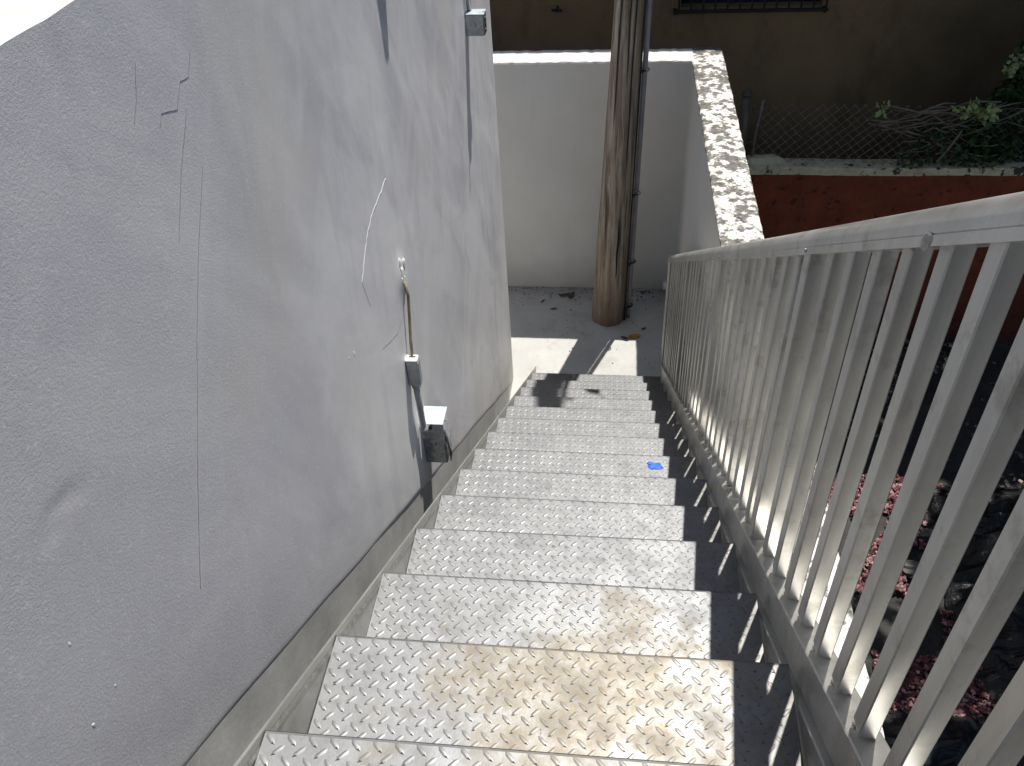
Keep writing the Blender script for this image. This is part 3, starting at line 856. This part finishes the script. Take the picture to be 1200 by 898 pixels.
# drying checks (splits)
for (a0, z0, z1, wd) in [(-1.28, ZL + 0.45, ZL + 0.98, 0.0075), (-1.75, -1.7, -0.6, 0.004), (-1.1, -1.5, 0.2, 0.005), (-2.1, -1.2, 0.3, 0.005), (-1.45, -0.9, 0.3, 0.004)]:
    mb = MB(); vs = []
    for k in range(13):
        z = z0 + (z1 - z0) * k / 12; h = wd * math.sin(math.pi * k / 12) ** 0.6 + 0.0005
        a = a0 + 0.02 * math.sin(k)
        p = pole_pt(z, a, 0.0035)
        t = Vector((-math.sin(a), math.cos(a), 0))
        vs += [p - t * h, p + Vector((math.cos(a), math.sin(a), 0)) * -0.001, p + t * h]
    mb.add(vs, [(3 * k + i, 3 * k + i + 1, 3 * k + 4 + i, 3 * k + 3 + i) for k in range(12) for i in range(2)])
    mb.build('drying_crack', M_BLK, up_)
ca = 0.05
cz = np.linspace(ZL, 3.1, 24)
mb = MB(); mb.tube([pole_pt(z, ca, 0.030) if z < 0 else pole_c(z) + Vector((0.124, 0.01, 0)) for z in cz], 0.018, 12); mb.build('conduit', M_PVC, up_, True)
mb = MB(); mb.tube([pole_pt(z, -0.25, 0.007) if z < 0 else pole_c(z) + Vector((0.093, -0.01, 0)) for z in cz], 0.006, 8); mb.build('ground_wire', M_BLK, up_, True)
for z in (-0.83, -1.72, -2.30, -2.71):
    mb = MB()
    c0 = pole_pt(z, ca, 0.030)
    pts = [pole_pt(z, -0.30, 0.012)] + [c0 + Vector((math.cos(t) * 0.028, math.sin(t) * 0.028, 0)) for t in np.linspace(-1.7, 1.9, 9)] + [pole_pt(z, 0.42, 0.012)]
    mb.tube(pts, 0.006, 6); mb.blob(pole_pt(z, -0.30, 0.016), 0.012, 8, 6, 0.1); mb.build('strap', M_BLK, up_, True)

# overhead service line tied to the pole: throws the thin line and the dark spot on the steps
mb = MB()
sp = Vector((0.418, 3.41, -11 * RISE)) + SUN * 3.6
d_ = Vector((-0.62, 0.78, 0.02)).normalized()
mb.tube([sp - d_ * 0.10, sp - d_ * 0.05, sp + d_ * 0.05, sp + d_ * 0.10], [0.015, 0.045, 0.045, 0.015], 12)
tag(mb.build('line_insulator', M_BLK, None, True), 'black splice on the overhead wire above the lower steps', 'insulator')
mb = MB(); mb.tube([sp - d_ * 5, sp, sp + d_ * 8], 0.0035, 6)
tag(mb.build('overhead_wire', M_BLK, None, True), 'thin black wire strung above the stairs', 'wire')

# ================================================================== LEAVES ON THE LANDING
def dead_leaf(x, y, z, L, wd, rot, curl, mat, label, tilt=0.0):
    mb = MB(); vs = []
    N = 8
    for k in range(N + 1):
        t = k / N
        h = wd * (math.sin(math.pi * min(1, t * 0.95 + 0.03)) ** 0.8)
        zc = curl * (2 * t - 1) ** 2
        vs += [((t - 0.5) * L, -h, zc + 0.5 * h + 0.002), ((t - 0.5) * L, 0, zc + 0.001), ((t - 0.5) * L, h, zc + 0.6 * h + 0.002)]
    mb.add(vs, [(3 * k + i, 3 * k + i + 1, 3 * k + 4 + i, 3 * k + 3 + i) for k in range(N) for i in range(2)])
    mb.tube([(L * 0.5, 0, curl), (L * 0.62, 0.004, curl * 1.3)], 0.0012, 5)
    o = mb.build('dead_leaf', mat, None, True, (x, y, z))
    o.rotation_euler = (tilt, 0, rot)
    return tag(o, label, 'leaf', 'dead leaves on the landing')
dead_leaf(0.722, 4.672, ZL + 0.002, 0.10, 0.024, 0.35, 0.018, M_DEADO, 'curled orange dead leaf on the sunlit landing strip')
dead_leaf(0.655, 4.650, ZL + 0.002, 0.07, 0.016, -0.5, 0.012, M_DEADB, 'dark curled dead leaf beside the orange leaf on the landing')
dead_leaf(0.165, 5.21, ZL + 0.002, 0.13, 0.020, 0.3, 0.02, M_DEADB, 'largest dark dead leaf lying below the far wall left of the pole')
dead_leaf(0.215, 5.19, ZL + 0.002, 0.10, 0.016, 1.1, 0.03, M_DEADB, 'dark dead leaf propped right of the largest leaf below the far wall')
dead_leaf(0.08, 5.02, ZL + 0.002, 0.06, 0.010, 0.2, 0.008, M_DEADB, 'tiny dark dead leaf in the shade nearest the grey wall corner')
dead_leaf(-0.02, 5.12, ZL + 0.002, 0.05, 0.008, 0.9, 0.006, M_DEADB, 'faint small dead leaf behind the grey wall corner')
dead_leaf(0.80, 4.78, ZL + 0.002, 0.045, 0.010, 0.7, 0.008, M_DEADB, 'small dark dead leaf between the orange leaf and the railing')
dead_leaf(0.80, 5.28, ZL + 0.002, 0.06, 0.010, 0.1, 0.008, M_DEADB, 'dead leaf against the far wall right of the pole')

g = np.random.default_rng(77); n = 260
gp = np.c_[g.uniform(-0.3, 1.04, n), 5.335 - np.abs(g.normal(0, 0.09, n)), np.full(n, ZL + 0.003)]
gp = np.concatenate([gp, np.c_[g.uniform(-0.1, 1.0, 60), g.uniform(4.35, 5.3, 60), np.full(60, ZL + 0.003)]])
q_ = np.array([(1, 0, 0), (0, 1, 0), (-1, 0, 0), (0, -1, 0), (0, 0, 1)], float)
sz = g.uniform(0.002, 0.007, len(gp))
gv = (q_[None] * sz[:, None, None] * g.uniform(0.5, 1.4, (len(gp), 5, 1)) + gp[:, None]).reshape(-1, 3)
gf = (np.array([(0, 1, 4), (1, 2, 4), (2, 3, 4), (3, 0, 4)])[None] + (np.arange(len(gp)) * 5)[:, None, None]).reshape(-1, 3)
tag(link('grit', np_mesh('grit', gv, gf), M_DEADB), 'dark grit swept against the far wall of the landing', 'grit', kind='stuff')

# ================================================================== BEHIND: RED WALL, FENCE, BROWN BUILDING
RY = 6.2
rw = empty('red_wall', (4, RY, ZG), 'dull red boundary wall with grey stone coping behind the side wall', 'wall')
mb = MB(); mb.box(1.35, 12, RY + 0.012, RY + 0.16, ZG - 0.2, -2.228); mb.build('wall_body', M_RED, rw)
n = 130
xs = np.linspace(1.32, 12, n)
v_, f_ = cap_sheet(RY + 0.004 * rng.normal(0, 1, n) * 0.6, np.full(n, RY + 0.18), xs, -2.168, 0.066)
mb = MB(); mb.add([(y, x, z + 0.004 * math.sin(y * 4)) for (x, y, z) in v_], [q[::-1] for q in f_]); mb.build('coping', M_COP, rw)
# hump of mortar at the left end of the coping
mb = MB(); mb.blob((1.80, RY + 0.12, -2.16), (0.19, 0.08, 0.05), 14, 8, 0.12); mb.build('mortar_lump', M_COP, rw, True)

cf = empty('chain_link_fence', (2.5, RY + 0.12, -2.17), 'sagging rusty chain link fence standing on the grey coping', 'fence')
FY = RY + 0.12
FT = -1.66
wires = MB(); pitw = 0.083
def fence_y(x, z): return FY + 0.02 * math.sin(x * 3.1 + z * 2)
def zig(x0, x1, z0, z1):
    pts = []
    N = 8
    for k in range(N + 1):
        t = k / N; x = x0 + (x1 - x0) * t; z = z0 + (z1 - z0) * t
        sag = -0.05 * max(0, (x - 2.6)) * ((z + 2.17) / 0.5)
        pts.append((x + 0.006 * math.sin(z * 40), fence_y(x, z) + 0.004 * math.sin(t * 25), z + sag))
    return pts
H = FT + 2.17
for k in range(-8, 34):
    xa = 1.70 + k * pitw
    for sgn in (1, -1):
        x0, x1 = (xa, xa + H) if sgn > 0 else (xa + H, xa)
        z0, z1 = -2.17, FT
        lo, hi = 1.70, 4.05
        if max(x0, x1) < lo or min(x0, x1) > hi: continue
        def cl(x):
            return z0 + (z1 - z0) * (x - x0) / (x1 - x0)
        X0, X1 = min(max(x0, lo), hi), min(max(x1, lo), hi)
        if abs(X1 - X0) < 0.02: continue
        jx = random.uniform(-0.006, 0.006)
        wires.tube([(a + jx, b, c) for a, b, c in zig(X0, X1, cl(X0), cl(X1))], 0.0026, 4, False)
# twists where the wires cross catch the light
for a in range(0, 56):
    for b in range(0, 7):
        x = 1.70 + a * pitw / 2; z = -2.17 + (b + 0.5 * (a % 2)) * pitw
        if z < FT - 0.02 and 1.72 < x < 3.3 and random.random() < 0.6:
            wires.blob((x + random.uniform(-0.004, 0.004), fence_y(x, z) - 0.004, z - 0.05 * max(0, x - 2.6) * ((z + 2.17) / 0.5)), random.uniform(0.0035, 0.0065), 5, 3, 0.2)
# knuckled wire ends
for k in range(30):
    x = 1.70 + k * pitw + random.uniform(-0.01, 0.01)
    z = FT - 0.05 * max(0, x - 2.6)
    wires.tube([(x, fence_y(x, z), z - 0.012), (x + 0.006, fence_y(x, z) - 0.004, z + 0.006), (x + 0.012, fence_y(x, z), z - 0.006)], 0.004, 5)
tag(wires.build('wire_mesh', M_WIRE, cf), kind='stuff')
mb = MB(); mb.tube([(1.695, FY, -2.17), (1.70, FY, -1.9), (1.725, FY, -1.62)], 0.012, 8); mb.build('fence_post', M_WIRE, cf, True)
mb = MB(); mb.tube([(4.05, FY, -2.17), (4.06, FY, -1.62)], 0.012, 8); mb.build('fence_post', M_WIRE, cf, True)
pp = empty('pipe_post', (1.585, 6.3, -2.17), 'short grey pipe post with a capped top beside the chain link fence', 'post')
mb = MB(); mb.tube([(1.60, 6.30, -2.2), (1.585, 6.30, -1.56)], 0.036, 14); mb.build('pipe', M_PIPE, pp, True)
mb = MB(); mb.tube([(1.585, 6.30, -1.575), (1.585, 6.30, -1.555)], 0.044, 14); mb.blob((1.585, 6.30, -1.55), (0.034, 0.034, 0.024), 12, 8, 0.02); mb.build('cap', M_PIPE, pp, True)
mb = MB(); mb.tube([(1.64, 6.27, -1.68), (1.655, 6.26, -1.665), (1.66, 6.26, -1.72)], 0.008, 6); mb.build('hook', M_PIPE, pp, True)
mb = MB(); mb.tube([(1.585, 6.29, -2.0), (1.64, 6.29, -1.985), (1.70, 6.31, -1.97)], 0.006, 6); mb.build('tie_wire', M_PIPE, pp, True)

BY = 7.3
bb = empty('brown_building', (2, BY, ZG), 'olive brown building in shade behind the fence with a barred window', 'building')
wx0, wx1, wz0, wz1 = 1.07, 2.27, -1.20, -0.25
mb = MB()
mb.box(-6, wx0, BY, BY + 0.3, ZG - 0.2, 3.4); mb.box(wx1, 12, BY, BY + 0.3, ZG - 0.2, 3.4)
mb.box(wx0 - 0.001, wx1 + 0.001, BY, BY + 0.3, ZG - 0.2, wz0); mb.box(wx0 - 0.001, wx1 + 0.001, BY, BY + 0.3, wz1, 3.4)
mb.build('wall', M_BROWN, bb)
mb = MB(); mb.box(-6.2, 12.2, BY - 0.15, BY + 5.0, 3.4, 3.55); mb.build('roof', M_CEM, bb)
win = MB(); win.box(wx0 + 0.004, wx1 - 0.004, BY + 0.10, BY + 0.13, wz0 + 0.004, wz1 - 0.004)
win = win.build('window', M_GLASS, bb)
for k in range(1, 2):
    mb = MB(); mb.box(wx0 + 0.42, wx0 + 0.46, BY + 0.08, BY + 0.12, wz0 + 0.003, wz1 - 0.003); mb.build('mullion', M_BLK, win)
nb = 13
for k in range(nb):
    x = wx0 - 0.02 + (wx1 - wx0 + 0.04) * k / (nb - 1)
    mb = MB(); mb.box(x - 0.008, x + 0.008, BY - 0.075, BY - 0.060, wz0 + 0.0, wz1 + 0.03, 0.002); mb.build('grille_bar', M_BLK, win)
for z in (wz0 - 0.028, wz0 + 0.45, wz1 + 0.03):
    mb = MB(); mb.box(wx0 - 0.05, wx1 + 0.04, BY - 0.080, BY - 0.055, z, z + 0.026, 0.003); mb.build('grille_rail', M_BLK, win)
for x in (wx0 - 0.05, wx1 + 0.015):
    mb = MB(); mb.box(x - 0.012, x + 0.014, BY - 0.075, BY + 0.01, wz0 - 0.04, wz0 - 0.005, 0.003); mb.build('grille_anchor', M_BLK, win)
mb = MB(); mb.box(-0.02, -0.005, BY - 0.08, BY + 0.01, -1.20, -1.16, 0.002); mb.tube([(0.03, BY - 0.07, -1.185), (-0.06, BY - 0.07, -1.18)], 0.012, 6); mb.build('wall_hook', M_BLK, bb)

# ================================================================== PLANTS
def leaf_quads(pts, size, seed, droop=0.3):
    g = np.random.default_rng(seed); n = len(pts)
    d = g.normal(size=(n, 3)); d[:, 2] -= droop; d /= np.linalg.norm(d, axis=1)[:, None]
    u = g.normal(size=(n, 3)); u -= d * (u * d).sum(1)[:, None]; u /= np.linalg.norm(u, axis=1)[:, None]
    nn = np.cross(d, u)
    L = (size * g.uniform(0.6, 1.35, n))[:, None]; wd = L * g.uniform(0.28, 0.42, n)[:, None]
    p = pts
    V = np.stack([p, p + d * L * 0.45 + u * wd - nn * L * 0.06, p + d * L, p + d * L * 0.45 - u * wd - nn * L * 0.06], 1).reshape(-1, 3)
    a = np.arange(n) * 4
    return V, np.stack([a, a + 1, a + 2, a + 3], 1)

def clumps(centres, radii, per, seed):
    g = np.random.default_rng(seed); out = []
    for c, r in zip(centres, radii):
        d = g.normal(size=(per, 3)); d /= np.linalg.norm(d, axis=1)[:, None]
        out.append(np.array(c) + d * (r * g.uniform(0.35, 1.0, per) ** 0.5)[:, None] * [1, 1, 0.8])
    return np.concatenate(out)

# shrub and vine at the right end of the coping
sh = empty('leafy_shrub', (3.95, 6.6, -2.2), 'dark leafy shrub leaning over the fence at the right edge', 'shrub')
cs = [(3.72, 6.45, -1.42), (3.86, 6.5, -1.65), (3.78, 6.42, -1.92), (4.05, 6.5, -1.35), (4.1, 6.5, -1.9), (3.68, 6.4, -2.08), (4.3, 6.6, -1.6), (4.3, 6.6, -2.0), (3.97, 6.45, -2.15), (4.5, 6.7, -1.3), (3.5, 6.4, -2.05), (3.55, 6.42, -1.82), (3.42, 6.4, -1.95), (3.65, 6.4, -1.62), (3.75, 6.42, -1.30)]
V_, Q_ = leaf_quads(clumps(cs, [0.14, 0.16, 0.17, 0.2, 0.22, 0.15, 0.26, 0.26, 0.16, 0.25, 0.13, 0.12, 0.12, 0.12, 0.11], 260, 3), 0.06, 4)
link('leaves', np_mesh('leaves', V_, Q_), M_LEAFD, sh)
mb = MB()
for c in cs: mb.tube([(4.05, 6.55, -2.4), ((4.05 + c[0]) / 2 + 0.05, 6.52, -2.1 + 0.3 * (c[2] + 2.1)), c], [0.014, 0.009, 0.004], 6)
mb.build('stem', M_BARK, sh, True)
V_, Q_ = leaf_quads(clumps([(3.62, 6.38, -1.33), (3.68, 6.36, -1.27), (3.58, 6.36, -1.42)], [0.07, 0.07, 0.05], 30, 5), 0.045, 6)
link('sun_tinted_leaves', np_mesh('sun_tinted_leaves', V_, Q_), M_LEAFL, sh)  # sun on the shrub painted as a paler leaf colour
vn = empty('fence_vine', (3.2, 6.3, -2.17), 'tangled vine with a few pale leaves over the chain link fence', 'vine')
mb = MB()
g = np.random.default_rng(12)
for k in range(26):
    x = g.uniform(2.55, 3.35); z = g.uniform(-2.12, -1.72); L = g.uniform(0.25, 0.75); pts = []
    ph = g.uniform(0, 6); tilt = g.uniform(-0.3, 0.35)
    for i in range(8):
        t = i / 7
        pts.append((x + L * t, FY - 0.03 - 0.05 * g.random(), min(z + tilt * L * t + 0.05 * math.sin(ph + 4 * t), -1.64)))
    mb.tube(pts, g.uniform(0.003, 0.007), 5)
mb.tube([(2.72, FY - 0.05, -1.66), (2.95, FY - 0.06, -1.71), (3.15, FY - 0.06, -1.69), (3.32, FY - 0.06, -1.62), (3.55, FY - 0.05, -1.63)], 0.008, 6)
mb.tube([(3.18, FY - 0.1, -2.12), (3.24, FY - 0.1, -2.0), (3.30, FY - 0.1, -1.85)], [0.013, 0.011, 0.008], 6)
mb.build('stem', mat_plain('dry_vine_stem', (0.24, 0.20, 0.15), 0.8, 0, 0.3, 14), vn, True)
V_, Q_ = leaf_quads(clumps([(2.66, 6.24, -1.66), (3.27, 6.22, -1.68), (3.33, 6.2, -1.64), (3.47, 6.22, -1.66), (3.42, 6.22, -1.72)], [0.05, 0.07, 0.05, 0.07, 0.06], 22, 8), 0.055, 9)
link('leaves', np_mesh('leaves', V_, Q_), M_LEAFL, vn)
V_, Q_ = leaf_quads(clumps([(3.1, 6.28, -1.9), (3.0, 6.26, -2.08), (3.3, 6.28, -2.05), (3.45, 6.28, -1.85), (3.5, 6.26, -2.1)], [0.14] * 5, 70, 18), 0.06, 19)
link('leaves', np_mesh('leaves', V_, Q_), M_LEAFD, vn)

# unseen tree added to keep the sun off the lot
tr = empty('added_shade_tree', (5.6, 5.0, ZG), 'unseen broad tree added to shade the dark lot, crown above the picture', 'tree')
mb = MB(); mb.tube([(5.6, 5.0, ZG - 0.1), (5.5, 5.0, -2), (5.2, 4.9, 0), (4.9, 4.8, 1.8)], [0.2, 0.16, 0.13, 0.09], 10); mb.build('trunk', M_BARK, tr, True)
cen = []
g = np.random.default_rng(21)
while len(cen) < 60:
    c = np.array([g.uniform(2.55, 7.5), g.uniform(1.8, 8.2), g.uniform(1.1, 3.2)])
    if c[0] < 2.45 + 0.13 * (c[2] + 1) + 0.2: continue
    cen.append(c)
mb = MB()
for c in cen[::4]: mb.tube([(5.1, 4.88, 0.6), tuple((np.array([5.0, 4.85, 1.2]) + c) / 2 + [0, 0, 0.15]), tuple(c)], [0.06, 0.035, 0.012], 6)
mb.build('limb', M_BARK, tr, True)
V_, Q_ = leaf_quads(clumps(cen, g.uniform(0.45, 0.75, len(cen)), 210, 22), 0.19, 23)
link('crown', np_mesh('crown', V_, Q_), M_LEAFD, tr)

# ================================================================== LOT BELOW: CHIPS, PLASTIC, LITTER
def rocks(n, xr, yr, s0, s1, seed, keep=None, heap=0.0):
    g = np.random.default_rng(seed)
    p = np.c_[g.uniform(*xr, n), g.uniform(*yr, n)]
    if keep is not None: p = p[keep(p, g)]
    n = len(p)
    base = np.array([(1, 0, 0), (-1, 0, 0), (0, 1, 0), (0, -1, 0), (0, 0, 1), (0, 0, -1)], float)
    F = np.array([(0, 2, 4), (2, 1, 4), (1, 3, 4), (3, 0, 4), (2, 0, 5), (1, 2, 5), (3, 1, 5), (0, 3, 5)])
    s = g.uniform(s0, s1, n)
    V = base[None] * s[:, None, None] * g.uniform(0.5, 1.3, (n, 6, 1)) * np.array([1, 1, 0.6])
    V += g.normal(0, 0.18, (n, 6, 3)) * s[:, None, None]
    a = g.uniform(0, 6.28, n); ca_, sa_ = np.cos(a), np.sin(a)
    X = V[..., 0] * ca_[:, None] - V[..., 1] * sa_[:, None]; Y = V[..., 0] * sa_[:, None] + V[..., 1] * ca_[:, None]
    z = ZG + 0.02 + heap * g.random(n) + 0.3 * s
    V = np.stack([X + p[:, :1], Y + p[:, 1:], V[..., 2] + z[:, None]], -1).reshape(-1, 3)
    Q = (F[None] + (np.arange(n) * 6)[:, None, None]).reshape(-1, 3)
    return V, Q
V_, Q_ = rocks(11000, (2.0, 3.7), (2.3, 4.35), 0.008, 0.026, 31, lambda p, g: vnoise(p, 2.4, 6) > 0.0, 0.04)
tag(link('red_chips', np_mesh('red_chips', V_, Q_), M_GRAV), 'red and pink broken chips spread on the dark lot below the railing', 'rubble', kind='stuff')
V_, Q_ = rocks(500, (1.5, 5.2), (4.3, 6.1), 0.01, 0.03, 33, lambda p, g: vnoise(p, 1.1, 9) > 0.02, 0.03)
tag(link('grey_rubble', np_mesh('grey_rubble', V_, Q_), M_RUB), 'grey stone rubble scattered over the back of the lot', 'rubble', kind='stuff')
g = np.random.default_rng(41)
pts = np.c_[g.uniform(1.4, 5.4, 2600), g.uniform(4.2, 6.15, 2600), np.full(2600, ZG + 0.06) + g.uniform(0, 0.05, 2600)]
pts = pts[vnoise(pts[:, :2], 1.3, 15) > 0.03]
V_, Q_ = leaf_quads(pts, 0.05, 42, 0.0)
V_[:, 2] = np.clip(V_[:, 2], ZG + 0.03, ZG + 0.2)
tag(link('leaf_litter', np_mesh('leaf_litter', V_, Q_), M_LITT), 'dry fallen leaves scattered across the lot', 'leaf litter', kind='stuff')

def sheet(name, x0, x1, y0, y1, h, seed, label, n=90):
    xs = np.linspace(x0, x1, n); ys = np.linspace(y0, y1, n)
    Pp = np.stack(np.meshgrid(xs, ys, indexing='ij'), -1).reshape(-1, 2)
    u_ = (Pp[:, 0] - x0) / (x1 - x0); v2 = (Pp[:, 1] - y0) / (y1 - y0)
    ed = np.clip(np.minimum(np.minimum(u_, 1 - u_), np.minimum(v2, 1 - v2)) * 5, 0, 1)
    wv = Pp + 0.25 * np.c_[vnoise(Pp, 1.5, seed), vnoise(Pp, 1.5, seed + 1)]
    fold = 1 - np.abs(2 * vnoise(wv * [1, 1.6], 3.2, seed + 2, 3)) * 2
    z = ZG + 0.03 + ed * (h * (0.5 + vnoise(Pp, 1.3, seed + 3)) + 0.16 * fold)
    Pp = Pp + 0.12 * np.c_[vnoise(Pp, 4, seed + 5), vnoise(Pp, 4, seed + 6)]
    return tag(link(name, np_mesh(name, np.c_[Pp, z], grid_faces(n, n), False), M_PLS), label, 'plastic sheet')
sheet('black_plastic_and_shade', 2.95, 5.2, 1.6, 4.3, 0.28, 51, 'crumpled black plastic sheet heaped on the lot right of the red chips')
sheet('black_plastic_and_shade', 1.36, 2.9, 0.2, 2.35, 0.10, 61, 'flat black sheet standing in for deep shade below the near balusters')  # dark sheet laid where there is only deep shade
for k, (x, y, s, lab) in enumerate([(2.78, 3.42, 0.09, 'broken grey block lying among the red chips'), (2.95, 3.75, 0.06, 'smaller grey lump at the edge of the red chips'), (3.25, 4.6, 0.09, 'grey stone behind the red chips')]):
    mb = MB(); mb.blob((x, y, ZG + 0.08), (s, s * 0.7, s * 0.5), 8, 6, 0.2)
    tag(mb.build('rubble_block', M_RUB), lab, 'stone', 'loose stones in the lot')
